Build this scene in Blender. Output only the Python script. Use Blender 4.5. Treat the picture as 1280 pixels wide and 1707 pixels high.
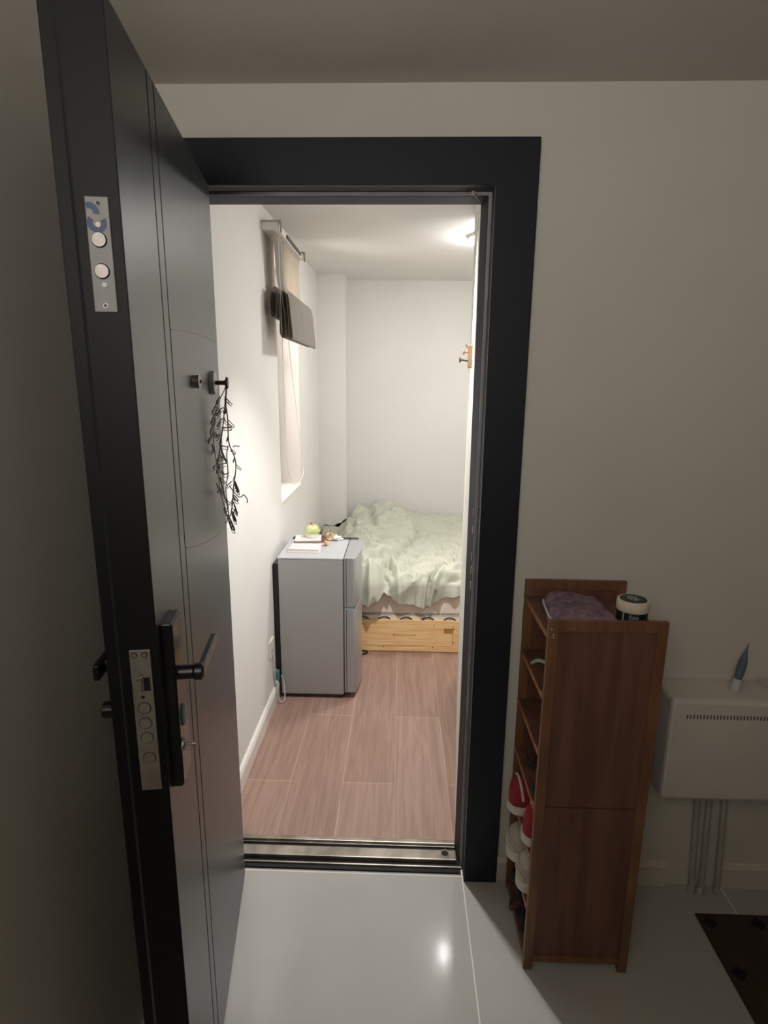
import bpy, bmesh, math, random
from mathutils import Vector, Matrix, noise
random.seed(7)
for o in list(bpy.data.objects): bpy.data.objects.remove(o)
S = bpy.context.scene
COL = S.collection
R = math.radians

# ---------------------------------------------------------------- camera
cam_d = bpy.data.cameras.new('camera'); cam = bpy.data.objects.new('camera', cam_d); COL.objects.link(cam)
cam_d.sensor_fit = 'HORIZONTAL'; cam_d.sensor_width = 36.0; cam_d.lens = 956.0 / 1280.0 * 36.0
cam_d.clip_start = 0.02
def norm3(v): return Vector(v).normalized()
yc = norm3((30, -213.5, 956)); dn = Vector((-37, 4279.5, 956)).normalized()
dn = (dn - yc * dn.dot(yc)).normalized(); xc = dn.cross(yc)
# rows = world axes in camera coordinates (x right, y down, z forward)
rows = [xc, yc, -dn]
M = Matrix(((rows[0][0], -rows[0][1], -rows[0][2]), (rows[1][0], -rows[1][1], -rows[1][2]), (rows[2][0], -rows[2][1], -rows[2][2])))
cam.matrix_world = Matrix.Translation((0, 0, 1.52)) @ M.to_4x4()
S.camera = cam

# ---------------------------------------------------------------- exposure, world, lights
S.view_settings.view_transform = 'Standard'; S.view_settings.look = 'None'
S.view_settings.exposure = 0.0; S.view_settings.gamma = 1.0; S.view_settings.use_curve_mapping = False
LAMP_STRENGTH = 134.0         # bedroom ceiling lamp over the bed
SPOT_POWER = 96.0           # recessed downlight just inside the doorway
WINDOW_POWER = 40.0           # daylight outside the bedroom window
HALL_POWER = 20.0             # hallway uplight behind the camera
W = bpy.data.worlds.new('world'); S.world = W; W.use_nodes = True
W.node_tree.nodes['Background'].inputs[0].default_value = (1.0, 0.93, 0.87, 1)
W.node_tree.nodes['Background'].inputs[1].default_value = 0.6
def area(name, loc, direction, sx, sy, power, color):
    d = bpy.data.lights.new(name, 'AREA'); d.shape = 'RECTANGLE'; d.size = sx; d.size_y = sy; d.energy = power; d.color = color
    o = bpy.data.objects.new(name, d); COL.objects.link(o); o.location = loc
    o.rotation_euler = Vector(direction).to_track_quat('-Z', 'Y').to_euler(); return o
area('daylight', (-1.35, 3.12, 1.75), (1, 0, -0.12), 0.9, 1.2, WINDOW_POWER, (1.0, 0.86, 0.80))
area('hall_light', (-0.33, -0.8, 1.84), (0.14, 0.70, 0.95), 0.3, 0.4, HALL_POWER, (1.0, 0.96, 0.88))

# ---------------------------------------------------------------- materials
def srgb(c):
    return tuple((x / 255 / 12.92 if x / 255 <= 0.04045 else ((x / 255 + 0.055) / 1.055) ** 2.4) for x in c) + (1,)
def mat(name, rgb, rough=0.6, metal=0.0, spec=0.5, noise_amt=0.0, noise_scale=20, bump=0.0, bump_scale=200, coat=0.0, rgb2=None, stretch=None):
    m = bpy.data.materials.new(name); m.use_nodes = True; nt = m.node_tree; b = nt.nodes['Principled BSDF']
    c = srgb(rgb); b.inputs['Base Color'].default_value = c
    b.inputs['Roughness'].default_value = rough; b.inputs['Metallic'].default_value = metal
    b.inputs['Specular IOR Level'].default_value = spec; b.inputs['Coat Weight'].default_value = coat
    tc = nt.nodes.new('ShaderNodeTexCoord'); src = tc.outputs['Object']
    if stretch:
        mp = nt.nodes.new('ShaderNodeMapping'); mp.inputs['Scale'].default_value = stretch
        nt.links.new(src, mp.inputs['Vector']); src = mp.outputs['Vector']
    if noise_amt > 0 or rgb2:
        n = nt.nodes.new('ShaderNodeTexNoise'); n.inputs['Scale'].default_value = noise_scale; n.inputs['Detail'].default_value = 5
        nt.links.new(src, n.inputs['Vector'])
        r = nt.nodes.new('ShaderNodeValToRGB'); nt.links.new(n.outputs['Fac'], r.inputs['Fac'])
        if rgb2: c2 = srgb(rgb2)
        else: c2 = tuple(x * (1 - noise_amt) for x in c[:3]) + (1,)
        r.color_ramp.elements[0].position = 0.35; r.color_ramp.elements[1].position = 0.65
        r.color_ramp.elements[0].color = c2; r.color_ramp.elements[1].color = c
        nt.links.new(r.outputs['Color'], b.inputs['Base Color'])
    if bump > 0:
        n2 = nt.nodes.new('ShaderNodeTexNoise'); n2.inputs['Scale'].default_value = bump_scale; n2.inputs['Detail'].default_value = 3
        nt.links.new(src, n2.inputs['Vector'])
        bp = nt.nodes.new('ShaderNodeBump'); bp.inputs['Strength'].default_value = bump; bp.inputs['Distance'].default_value = 0.002
        nt.links.new(n2.outputs['Fac'], bp.inputs['Height']); nt.links.new(bp.outputs['Normal'], b.inputs['Normal'])
    return m

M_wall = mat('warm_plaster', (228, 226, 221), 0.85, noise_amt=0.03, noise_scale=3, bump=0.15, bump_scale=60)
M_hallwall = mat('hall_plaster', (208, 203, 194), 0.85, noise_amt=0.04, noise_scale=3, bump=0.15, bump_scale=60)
M_hallfar = mat('dark_unseen_hall_wall', (96, 78, 62), 0.7, noise_amt=0.15, noise_scale=4)  # unseen right and rear walls, darkened to cut light bounced onto the floor
M_white = mat('white_paint', (228, 224, 216), 0.5, noise_amt=0.03)
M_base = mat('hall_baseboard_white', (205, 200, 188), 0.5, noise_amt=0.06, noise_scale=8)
M_door = mat('dark_grey_door_paint', (54, 58, 64), 0.34, spec=0.8, noise_amt=0.08, noise_scale=60, bump=0.08, bump_scale=400)
M_dooredge = mat('black_door_edge_paint', (13, 14, 16), 0.55, spec=0.25, noise_amt=0.15, noise_scale=30)
M_frame = mat('black_frame_paint', (30, 34, 41), 0.55, spec=0.3, noise_amt=0.12, noise_scale=15, bump=0.1, bump_scale=150)
M_gasket = mat('grey_door_gasket', (150, 148, 152), 0.5, noise_amt=0.2, noise_scale=12)
M_groove = mat('black_groove', (8, 8, 9), 0.7, noise_amt=0.1)
M_steel = mat('worn_steel', (176, 168, 156), 0.38, 0.85, noise_amt=0.45, noise_scale=14, bump=0.1, bump_scale=80)
M_plate = mat('lock_plate_steel', (150, 143, 134), 0.5, 0.6, noise_amt=0.25, noise_scale=30)
M_upplate = mat('grey_bolt_plate', (128, 128, 126), 0.55, 0.3, noise_amt=0.12, noise_scale=40)
M_chrome = mat('brushed_bolt_steel', (156, 149, 145), 0.45, 0.7, noise_amt=0.2, noise_scale=90)
M_blue = mat('blue_sticker', (32, 66, 104), 0.5, noise_amt=0.15)
M_black = mat('black_plastic', (15, 15, 17), 0.35, noise_amt=0.1)
M_lockpanel = mat('bronze_lock_panel', (72, 62, 54), 0.22, 0.6, noise_amt=0.12, noise_scale=25)
M_bronze = mat('dark_bronze_peg', (78, 58, 44), 0.4, 0.7, noise_amt=0.2)
M_wire = mat('dark_steel_wire', (92, 84, 84), 0.3, 0.8, noise_amt=0.4, noise_scale=120)
M_wirel = mat('steel_wire_highlight', (215, 210, 205), 0.25, 0.8, noise_amt=0.2, noise_scale=120)  # paler copy of the wire steel, its highlights put into the colour
M_fridge = mat('silver_fridge_metal', (166, 166, 165), 0.45, 0.25, noise_amt=0.06, noise_scale=300)
M_fridgetop = mat('silver_fridge_top', (188, 189, 193), 0.3, 0.2, noise_amt=0.06, noise_scale=50)
M_fdoor = mat('silver_fridge_door', (170, 171, 173), 0.3, 0.4, noise_amt=0.05, noise_scale=60)
M_fdark = mat('dark_fridge_trim', (62, 64, 68), 0.5, noise_amt=0.1)
M_fabric = mat('beige_blind_linen', (186, 180, 168), 0.9, noise_amt=0.1, noise_scale=150, bump=0.3, bump_scale=500, stretch=(1, 1, 0.15))
M_mattress = mat('beige_quilted_ticking', (242, 230, 214), 0.85, noise_amt=0.07, noise_scale=30, bump=0.2)
M_duvet = mat('pale_sage_cotton', (191, 192, 176), 0.88, noise_amt=0.05, noise_scale=6, bump=0.25, bump_scale=90)
M_pine = mat('pine_board', (252, 220, 166), 0.5, rgb2=(240, 192, 130), noise_scale=3.0, stretch=(2, 8, 26), bump=0.05)
M_pine2 = mat('pine_board_dark', (205, 150, 90), 0.55, rgb2=(180, 124, 70), noise_scale=3.0, stretch=(2, 8, 26))
M_rack = mat('red_brown_plywood', (114, 78, 62), 0.5, rgb2=(94, 62, 50), noise_scale=3, stretch=(14, 14, 1.2), bump=0.05)
M_rackframe = mat('brown_rack_frame', (128, 90, 62), 0.45, rgb2=(106, 72, 50), noise_scale=3, stretch=(14, 14, 2))
M_shelf = mat('light_shelf_wood', (168, 118, 80), 0.5, rgb2=(140, 94, 62), noise_scale=3, stretch=(3, 20, 3))
M_red = mat('red_canvas', (150, 26, 40), 0.8, noise_amt=0.15, noise_scale=60, bump=0.2)
M_sole = mat('white_rubber', (205, 198, 188), 0.55, noise_amt=0.12, noise_scale=20)
M_greyshoe = mat('grey_white_shoe', (186, 178, 162), 0.7, noise_amt=0.18, noise_scale=18, bump=0.2)
M_darkin = mat('dark_shoe_lining', (38, 38, 42), 0.9, noise_amt=0.2)
M_purple = mat('purple_knit', (142, 122, 130), 0.95, rgb2=(112, 86, 104), noise_scale=60, bump=0.9, bump_scale=160)
M_jarbody = mat('dark_green_jar', (24, 40, 42), 0.4, noise_amt=0.15)
M_jarlid = mat('cream_jar_lid', (222, 208, 192), 0.45, noise_amt=0.05)
M_mark = mat('pale_print', (170, 178, 176), 0.6, noise_amt=0.1)
M_heater = mat('off_white_enamel', (212, 204, 195), 0.5, noise_amt=0.06, noise_scale=6)
M_slit = mat('heater_slit_grey', (96, 92, 88), 0.6, noise_amt=0.1)
M_pipe = mat('white_plastic_pipe', (176, 172, 164), 0.4, noise_amt=0.08)
M_bluecap = mat('blue_grey_nozzle', (92, 108, 128), 0.4, noise_amt=0.1)
M_pale = mat('pale_plastic', (188, 190, 188), 0.4, noise_amt=0.08)
M_mat = mat('dark_brown_mat', (66, 52, 40), 0.95, rgb2=(48, 38, 30), noise_scale=9, bump=0.6)
M_matdark = mat('black_mat_pattern', (18, 13, 10), 0.95, noise_amt=0.3)
M_green = mat('green_glaze_lid', (152, 172, 84), 0.25, rgb2=(206, 210, 158), noise_scale=14, coat=0.5)
M_glassy = mat('frosted_glass_cup', (226, 226, 206), 0.2, noise_amt=0.05)
M_cherry = mat('red_knob', (170, 40, 30), 0.4, noise_amt=0.1)
M_paper = mat('white_paper', (235, 228, 222), 0.7, noise_amt=0.05, noise_scale=80)
M_bookred = mat('red_brown_cover', (110, 52, 44), 0.5, rgb2=(60, 36, 34), noise_scale=18)
M_pink = mat('pale_pink_cover', (220, 206, 204), 0.5, noise_amt=0.08)
M_tan = mat('tan_shell', (226, 200, 156), 0.5, rgb2=(168, 124, 76), noise_scale=60)
M_brass = mat('brass_hook', (158, 122, 86), 0.45, 0.3, noise_amt=0.25)
M_teal = mat('teal_plug', (60, 120, 118), 0.5, noise_amt=0.1)
M_mint = mat('mint_strap', (150, 176, 160), 0.6, noise_amt=0.1)
M_bag = mat('black_fabric_bag', (20, 17, 19), 0.9, noise_amt=0.4, noise_scale=30, bump=0.5)
M_maroon = mat('maroon_fabric', (70, 24, 20), 0.9, noise_amt=0.3, noise_scale=30)
M_darkcable = mat('dark_cable', (40, 36, 34), 0.5, noise_amt=0.1)

def floor_tile_mat():
    m = mat('glossy_grey_tile', (178, 176, 171), 0.09, spec=0.5, noise_amt=0.10, noise_scale=2.2)
    nt = m.node_tree; b = nt.nodes['Principled BSDF']
    rn = nt.nodes.new('ShaderNodeTexNoise'); rn.inputs['Scale'].default_value = 3.0; rn.inputs['Detail'].default_value = 6
    mr = nt.nodes.new('ShaderNodeMapRange'); mr.inputs['To Min'].default_value = 0.06; mr.inputs['To Max'].default_value = 0.15
    nt.links.new(rn.outputs['Fac'], mr.inputs['Value']); nt.links.new(mr.outputs[0], b.inputs['Roughness'])
    # grout grid from the brick texture
    tc = nt.nodes.new('ShaderNodeTexCoord'); mp = nt.nodes.new('ShaderNodeMapping')
    mp.inputs['Location'].default_value = (-0.213, -1.527, 0)
    br = nt.nodes.new('ShaderNodeTexBrick'); br.offset = 0.0; br.inputs['Scale'].default_value = 1.0
    br.inputs['Brick Width'].default_value = 0.8; br.inputs['Row Height'].default_value = 0.8
    br.inputs['Mortar Size'].default_value = 0.0018; br.inputs['Mortar Smooth'].default_value = 0.1
    nt.links.new(tc.outputs['Object'], mp.inputs['Vector']); nt.links.new(mp.outputs['Vector'], br.inputs['Vector'])
    old = b.inputs['Base Color'].links[0].from_socket
    mx = nt.nodes.new('ShaderNodeMix'); mx.data_type = 'RGBA'
    nt.links.new(br.outputs['Fac'], mx.inputs[0]); nt.links.new(old, mx.inputs[6]); mx.inputs[7].default_value = srgb((226, 220, 212))
    nt.links.new(mx.outputs[2], b.inputs['Base Color'])
    return m
M_tile = floor_tile_mat()

def plank_mat():
    m = bpy.data.materials.new('oak_laminate_planks'); m.use_nodes = True; nt = m.node_tree; b = nt.nodes['Principled BSDF']
    N = nt.nodes.new; L = nt.links.new
    tc = N('ShaderNodeTexCoord'); mp = N('ShaderNodeMapping')
    mp.inputs['Rotation'].default_value = (0, 0, R(90)); mp.inputs['Location'].default_value = (-0.55, 0.005, 0)
    L(tc.outputs['Object'], mp.inputs['Vector'])
    br = N('ShaderNodeTexBrick'); br.offset = 0.37; br.inputs['Scale'].default_value = 1
    br.inputs['Brick Width'].default_value = 1.25; br.inputs['Row Height'].default_value = 0.203
    br.inputs['Mortar Size'].default_value = 0.0011; br.inputs['Bias'].default_value = 0.0
    br.inputs['Color1'].default_value = srgb((166, 138, 126)); br.inputs['Color2'].default_value = srgb((154, 126, 113)); br.inputs['Mortar'].default_value = srgb((196, 174, 154))
    L(mp.outputs['Vector'], br.inputs['Vector'])
    gm = N('ShaderNodeMapping'); gm.inputs['Scale'].default_value = (26, 1.6, 1); L(tc.outputs['Object'], gm.inputs['Vector'])
    n = N('ShaderNodeTexNoise'); n.inputs['Scale'].default_value = 1.6; n.inputs['Detail'].default_value = 8; n.inputs['Distortion'].default_value = 1.4
    L(gm.outputs['Vector'], n.inputs['Vector'])
    rp = N('ShaderNodeValToRGB'); rp.color_ramp.elements[0].position = 0.38; rp.color_ramp.elements[1].position = 0.62
    rp.color_ramp.elements[0].color = (0.70, 0.66, 0.64, 1); rp.color_ramp.elements[1].color = (1.04, 1.02, 1.0, 1); L(n.outputs['Fac'], rp.inputs['Fac'])
    mx = N('ShaderNodeMix'); mx.data_type = 'RGBA'; mx.blend_type = 'MULTIPLY'; mx.inputs[0].default_value = 0.65
    L(br.outputs['Color'], mx.inputs[6]); L(rp.outputs['Color'], mx.inputs[7]); L(mx.outputs[2], b.inputs['Base Color'])
    b.inputs['Roughness'].default_value = 0.38
    return m
M_plank = plank_mat()

def emis(name, rgb, s):
    m = bpy.data.materials.new(name); m.use_nodes = True; nt = m.node_tree; b = nt.nodes['Principled BSDF']
    b.inputs['Base Color'].default_value = srgb(rgb); b.inputs['Emission Color'].default_value = srgb(rgb); b.inputs['Emission Strength'].default_value = s
    return m
M_lamp = emis('lit_lamp_diffuser', (255, 253, 253), LAMP_STRENGTH)
M_lens = emis('lit_downlight_lens', (255, 250, 244), 12.0)
def pane_mat():
    m = bpy.data.materials.new('clear_pane'); m.use_nodes = True; nt = m.node_tree; nt.nodes.remove(nt.nodes['Principled BSDF'])
    t = nt.nodes.new('ShaderNodeBsdfTransparent'); g = nt.nodes.new('ShaderNodeBsdfGlossy'); g.inputs['Roughness'].default_value = 0.02
    f = nt.nodes.new('ShaderNodeFresnel'); f.inputs['IOR'].default_value = 1.45; mx = nt.nodes.new('ShaderNodeMixShader')
    nt.links.new(f.outputs[0], mx.inputs[0]); nt.links.new(t.outputs[0], mx.inputs[1]); nt.links.new(g.outputs[0], mx.inputs[2])
    nt.links.new(mx.outputs[0], nt.nodes['Material Output'].inputs['Surface']); return m
M_pane = pane_mat()

# ---------------------------------------------------------------- helpers
def B(): return bmesh.new()
def box(bm, x0, x1, y0, y1, z0, z1):
    vs = [bm.verts.new((x, y, z)) for z in (z0, z1) for y in (y0, y1) for x in (x0, x1)]
    for f in ((0, 2, 3, 1), (4, 5, 7, 6), (0, 1, 5, 4), (2, 6, 7, 3), (0, 4, 6, 2), (1, 3, 7, 5)): bm.faces.new([vs[i] for i in f])
    return vs
def boxbm(*a):
    bm = B(); box(bm, *a); return bm
def prism(bm, pts, h0, h1, axis='Z'):
    def mk(p, h):
        if axis == 'Z': return (p[0], p[1], h)
        if axis == 'Y': return (p[0], h, p[1])
        return (h, p[0], p[1])
    a = [bm.verts.new(mk(p, h0)) for p in pts]; b = [bm.verts.new(mk(p, h1)) for p in pts]; n = len(pts)
    bm.faces.new(a[::-1]); bm.faces.new(b)
    for i in range(n): bm.faces.new((a[i], a[(i + 1) % n], b[(i + 1) % n], b[i]))
    bmesh.ops.recalc_face_normals(bm, faces=bm.faces)
def lathe(bm, prof, c=(0, 0, 0), axis='Z', seg=28):
    rings = []
    for r, h in prof:
        ring = []
        for i in range(seg):
            a = 2 * math.pi * i / seg; u, v = r * math.cos(a), r * math.sin(a)
            p = (u, v, h) if axis == 'Z' else ((h, u, v) if axis == 'X' else (u, h, v))
            ring.append(bm.verts.new((p[0] + c[0], p[1] + c[1], p[2] + c[2])))
        rings.append(ring)
    for a, b in zip(rings, rings[1:]):
        for i in range(seg): bm.faces.new((a[i], a[(i + 1) % seg], b[(i + 1) % seg], b[i]))
    bm.faces.new(rings[0][::-1]); bm.faces.new(rings[-1])
    bmesh.ops.recalc_face_normals(bm, faces=bm.faces)
def smoothpts(pts, n=6):
    pts = [Vector(p) for p in pts]
    if len(pts) < 3: return pts
    out = []
    for i in range(len(pts) - 1):
        p0 = pts[max(i - 1, 0)]; p1 = pts[i]; p2 = pts[i + 1]; p3 = pts[min(i + 2, len(pts) - 1)]
        for k in range(n):
            t = k / n
            out.append(0.5 * ((2 * p1) + (p2 - p0) * t + (2 * p0 - 5 * p1 + 4 * p2 - p3) * t * t + (3 * p1 - p0 - 3 * p2 + p3) * t ** 3))
    out.append(pts[-1]); return out
def tube(bm, pts, r, seg=8, smooth=True, closed=False):
    P = smoothpts(pts) if smooth else [Vector(p) for p in pts]
    rings = []; up = None
    for i, p in enumerate(P):
        d = (P[min(i + 1, len(P) - 1)] - P[max(i - 1, 0)])
        if d.length < 1e-9: d = Vector((0, 0, 1))
        d.normalize()
        if up is None: up = d.orthogonal().normalized()
        up = (up - d * up.dot(d)); up = up.normalized() if up.length > 1e-6 else d.orthogonal().normalized()
        s = d.cross(up)
        rings.append([bm.verts.new(p + (up * math.cos(a) + s * math.sin(a)) * r) for a in [2 * math.pi * k / seg for k in range(seg)]])
    for a, b in zip(rings, rings[1:]):
        for i in range(seg): bm.faces.new((a[i], a[(i + 1) % seg], b[(i + 1) % seg], b[i]))
    bm.faces.new(rings[0][::-1]); bm.faces.new(rings[-1])
    bmesh.ops.recalc_face_normals(bm, faces=bm.faces)
def root_of(o):
    while o.parent: o = o.parent
    return o
def obj(name, bm, m, parent=None, local=False, bev=0.0, smooth=False):
    """one mesh object; vertices are in world metres unless local (then in the thing's own frame)"""
    if parent and not local:
        r = root_of(parent); bmesh.ops.translate(bm, verts=bm.verts, vec=-r.location)
    me = bpy.data.meshes.new(name); bm.to_mesh(me); bm.free(); me.materials.append(m)
    o = bpy.data.objects.new(name, me); COL.objects.link(o)
    if parent: o.parent = parent
    if smooth:
        for p in me.polygons: p.use_smooth = True
        if smooth == 'auto': me.set_sharp_from_angle(angle=R(35))
    if bev > 0:
        md = o.modifiers.new('bevel', 'BEVEL'); md.width = bev; md.segments = 2; md.limit_method = 'ANGLE'
    return o
def tag(o, label, cat, group=None):
    o['label'] = label; o['category'] = cat
    if group: o['group'] = group
    return o
def thing(name, label, cat, loc=(0, 0, 0), rotz=0, group=None):
    o = bpy.data.objects.new(name, None); COL.objects.link(o); o.location = loc; o.rotation_euler = (0, 0, rotz); o.empty_display_size = 0.05
    return tag(o, label, cat, group)
def struct(name, bm, m, bev=0.0):
    o = obj(name, bm, m, bev=bev); o['kind'] = 'structure'; return o

# ================================================================ SETTING
CH = 2.207           # hallway ceiling
CR = 2.25            # bedroom ceiling
WF, WB = 1.527, 1.635  # wall between hall and bedroom: front and back faces
LX = -0.61; RX = 1.75; BY = -2.0
struct('floor', boxbm(LX - .1, RX + .1, BY - .1, 1.535, -0.08, 0.0), M_tile)
struct('floor.001', boxbm(-0.85, 1.85, 1.64, 4.5, -0.08, 0.0), M_plank)
bm = B(); box(bm, LX - .1, RX + .1, BY - .1, WF, CH, CH + .1); struct('ceiling', bm, M_hallwall)
bm = B(); box(bm, -0.85, 1.85, WF, 4.5, CR, CR + .1); struct('ceiling.001', bm, M_wall)
# front wall of the hallway with the doorway (opening x -0.66..0.21 behind the casing)
bm = B()
box(bm, 0.222, RX + .1, WF, WB, 0, CR); box(bm, LX - .1, -0.575, WF, WB, 0, CR); box(bm, -0.575, 0.222, WF, WB, 2.0, CR)
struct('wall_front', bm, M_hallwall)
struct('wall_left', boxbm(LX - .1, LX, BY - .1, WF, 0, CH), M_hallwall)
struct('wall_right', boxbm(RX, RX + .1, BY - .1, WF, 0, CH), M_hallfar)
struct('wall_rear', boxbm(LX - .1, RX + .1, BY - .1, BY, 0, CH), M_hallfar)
# bedroom walls
WX = -0.60; wy0, wy1, wz0, wz1 = 2.83, 3.405, 0.926, 2.14
bm = B(); T = -0.84
box(bm, T, WX, WB, wy0, 0, CR); box(bm, T, WX, wy1, 4.5, 0, CR); box(bm, T, WX, wy0, wy1, 0, wz0); box(bm, T, WX, wy0, wy1, wz1, CR)
struct('wall_window_side', bm, M_wall)
struct('wall_back', boxbm(T, 1.85, 4.41, 4.5, 0, CR), M_wall)
struct('wall_far_right', boxbm(1.75, 1.85, 2.9, 4.41, 0, CR), M_wall)
bm = B(); prism(bm, [(0.199, WB), (0.315, 2.80), (0.42, 2.80), (0.42, WB)], 0, CR); struct('wall_partition', bm, M_wall)
struct('wall_closet', boxbm(0.42, 1.75, 2.72, 2.80, 0, CR), M_wall)
bm = B(); box(bm, WX, -0.402, 4.19, 4.41, 0, CR); struct('wall_column', bm, M_wall)
# baseboards
bm = B(); prism(bm, [(WX, 0), (WX + .015, 0), (WX + .015, .062), (WX + .009, .075), (WX, .082)], WB, 4.19, 'Y'); struct('baseboard_left', bm, M_white)
def hall_base(name, x0, x1):
    bm = B(); prism(bm, [(1.527, 0), (1.515, 0), (1.515, .068), (1.521, .080), (1.527, .082)], x0, x1, 'X'); struct(name, bm, M_base)
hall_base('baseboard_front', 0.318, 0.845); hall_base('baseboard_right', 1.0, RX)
# window: white frame, glass, sill
w = bpy.data.objects.new('window_1', None); COL.objects.link(w); w.location = (-0.78, 3.12, wz0); w['kind'] = 'structure'
bm = B()
for a in ((wy0, wy0 + .035, wz0, wz1), (wy1 - .035, wy1, wz0, wz1), (wy0, wy1, wz0, wz0 + .035), (wy0, wy1, wz1 - .035, wz1)): box(bm, -.80, -.755, *a)
obj('window_frame', bm, M_white, w)
obj('pane', boxbm(-.782, -.778, wy0 + .03, wy1 - .03, wz0 + .03, wz1 - .03), M_pane, w)
bm = B(); box(bm, WX - .154, WX + .004, wy0, wy1, wz0 - .012, wz0 + .004); obj('sill', bm, M_white, w, bev=.002)
# casement sash swung open against the reveal, seen edge-on as a thin white strip
bm = B(); box(bm, -.752, -.722, wy1 - .028, wy1 - .004, wz0 + .02, wz1 - .03); obj('sash', bm, M_white, w, bev=.003)
bm = B(); box(bm, -.735, -.722, wy1 - .05, wy1 - .028, 1.60, 1.64); obj('latch', bm, M_fdark, w, bev=.002)

# ---------------------------------------------------------------- door frame (trim) and threshold
tr = bpy.data.objects.new('trim_1', None); COL.objects.link(tr); tr.location = (-0.18, 1.527, 0); tr['kind'] = 'structure'
ys = 1.507
bm = B()
XR, XL = 0.2157, -0.5677; XOR, XOL = 0.317, -0.608
ZI, ZO = 1.984, 2.087
def mitre(bm, o0, i0, y0, y1):   # U-shaped frame: outer (xl, xr, z), inner (xl, xr, z)
    (a, b, c), (d, e, f) = o0, i0
    prism(bm, [(a, 0), (a, c), (b, c), (b, 0), (e, 0), (e, f), (d, f), (d, 0)], y0, y1, 'Y')
mitre(bm, (XOL, XOR, ZO), (XL, XR, ZI), ys, 1.532)
obj('casing', bm, M_frame, tr, bev=.0025)
bm = B(); mitre(bm, (XL - .012, XR + .003, ZI + .012), (XL, XR - .0, ZI + .0), 1.532, 1.562); obj('rebate', bm, M_frame, tr)
bm = B(); mitre(bm, (XL - .005, XR + .005, 1.9885), (XL + .0072, 0.2080, 1.9765), 1.560, 1.566); obj('gasket', bm, M_gasket, tr, bev=.002)
bm = B()
prism(bm, [(0.222, 1.566), (0.2085, 1.566), (0.2065, 1.575), (0.198, 1.628), (0.198, 1.636), (0.222, 1.636)], 0, 2.0)
prism(bm, [(-0.575, 1.566), (-0.56, 1.566), (-0.552, 1.628), (-0.552, 1.636), (-0.575, 1.636)], 0, 2.0)
box(bm, -0.56, 0.21, 1.566, 1.636, 1.976, 2.0)
obj('jamb', bm, M_frame, tr, bev=.002)
bm = B(); box(bm, .2155, .2175, 1.509, 1.5115, 0, 1.984); obj('bead', bm, M_gasket, tr)
bm = B(); tube(bm, [(.150, 1.556, 1.979), (.160, 1.553, 1.977), (.172, 1.552, 1.977)], .0022); tube(bm, [(.172, 1.552, 1.977), (.180, 1.556, 1.968), (.186, 1.558, 1.963)], .0022)
lathe(bm, [(.005, 1.550), (.005, 1.557)], (.168, 0, 1.979), 'Y', 12); obj('metal_catch', bm, M_steel, tr)
for zc in (1.17, 1.12, 1.04, 1.00, .955):
    bm = B(); box(bm, .2055, .2075, 1.572, 1.585, zc - .012, zc + .012); obj('strike_plate', bm, M_gasket, tr, bev=.001)
th = bpy.data.objects.new('trim_2', None); COL.objects.link(th); th.location = (-0.17, 1.585, 0); th['kind'] = 'structure'
tx0, tx1 = -0.557, 0.2
obj('threshold_base', boxbm(tx0 - .01, tx1 + .01, 1.535, 1.655, -.01, .006), M_groove, th)
obj('edge_strip', boxbm(tx0, tx1, 1.636, 1.654, .0, .020), M_steel, th, bev=.003)
obj('edge_strip', boxbm(tx0, tx1, 1.631, 1.6355, .0, .012), M_steel, th, bev=.001)
bm = B(); box(bm, tx0, tx1, 1.569, 1.610, .0, .021); obj('steel_tread', bm, M_steel, th, bev=.003)
bm = B(); lathe(bm, [(.017, .0205), (.0165, .0222), (.012, .0222), (.012, .0205)], (.163, 1.594, 0), seg=24); obj('bolt_socket', bm, M_steel, th, smooth='auto')
bm = B(); lathe(bm, [(.0118, .0208), (.0118, .0214)], (.163, 1.594, 0), seg=24); obj('socket_hole', bm, M_groove, th)
obj('edge_strip', boxbm(tx0, tx1 + .015, 1.549, 1.556, .0, .012), M_steel, th, bev=.003)

# ================================================================ DOOR
P0 = Vector((-0.475, 1.53, 0)); dd = Vector((0.15, -1, 0)).normalized()
DL = 0.745
door = thing('door_1', 'heavy dark grey entrance door standing open on the left', 'door', P0, math.atan2(dd.y, dd.x)); door['kind'] = 'structure'
# local frame: x = from hinge to lead edge, y = out of the inner face, z up
prof = [(0.03, 0)]
for g in (0.523, 0.563): prof += [(g - .0022, 0), (g - .0012, -.004), (g + .0012, -.004), (g + .0022, 0)]
prof += [(DL, 0), (DL, -.056), (DL + .004, -.058), (DL + .004, -.075), (0.03, -.075)]
bm = B(); prism(bm, prof, .012, 1.98); dp = obj('door_panel', bm, M_door, door, local=True, bev=.0012)
dp.data.materials.append(M_dooredge)
for p in dp.data.polygons:
    if p.normal.x > .7 and p.center.x > .7: p.material_index = 1
bm = B()
for g in (0.523, 0.563): box(bm, g - .0024, g + .0024, -.0015, .0003, .02, 1.972)
obj('panel_groove', bm, M_groove, door, local=True)
bm = B(); tube(bm, [(.515, .0001, 1.6075), (.40, .0001, 1.616), (.2, .0001, 1.620), (.04, .0001, 1.6169)], .0011); obj('panel_bead', bm, M_door, door, local=True)
bm = B(); tube(bm, [(.515, .0001, 1.2178), (.40, .0001, 1.190), (.2, .0001, 1.155), (.04, .0001, 1.138)], .0011); obj('panel_bead', bm, M_door, door, local=True)
def lx(bm):  # lathe prof along local x
    return bm
def edisc(parent, name, y, z, r, h, m, seg=24, base=DL):
    bm = B(); lathe(bm, [(r, base), (r, base + h), (r * .96, base + h + .0004)], (0, y, z), 'X', seg); return obj(name, bm, m, parent, local=True, smooth='auto')
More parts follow.
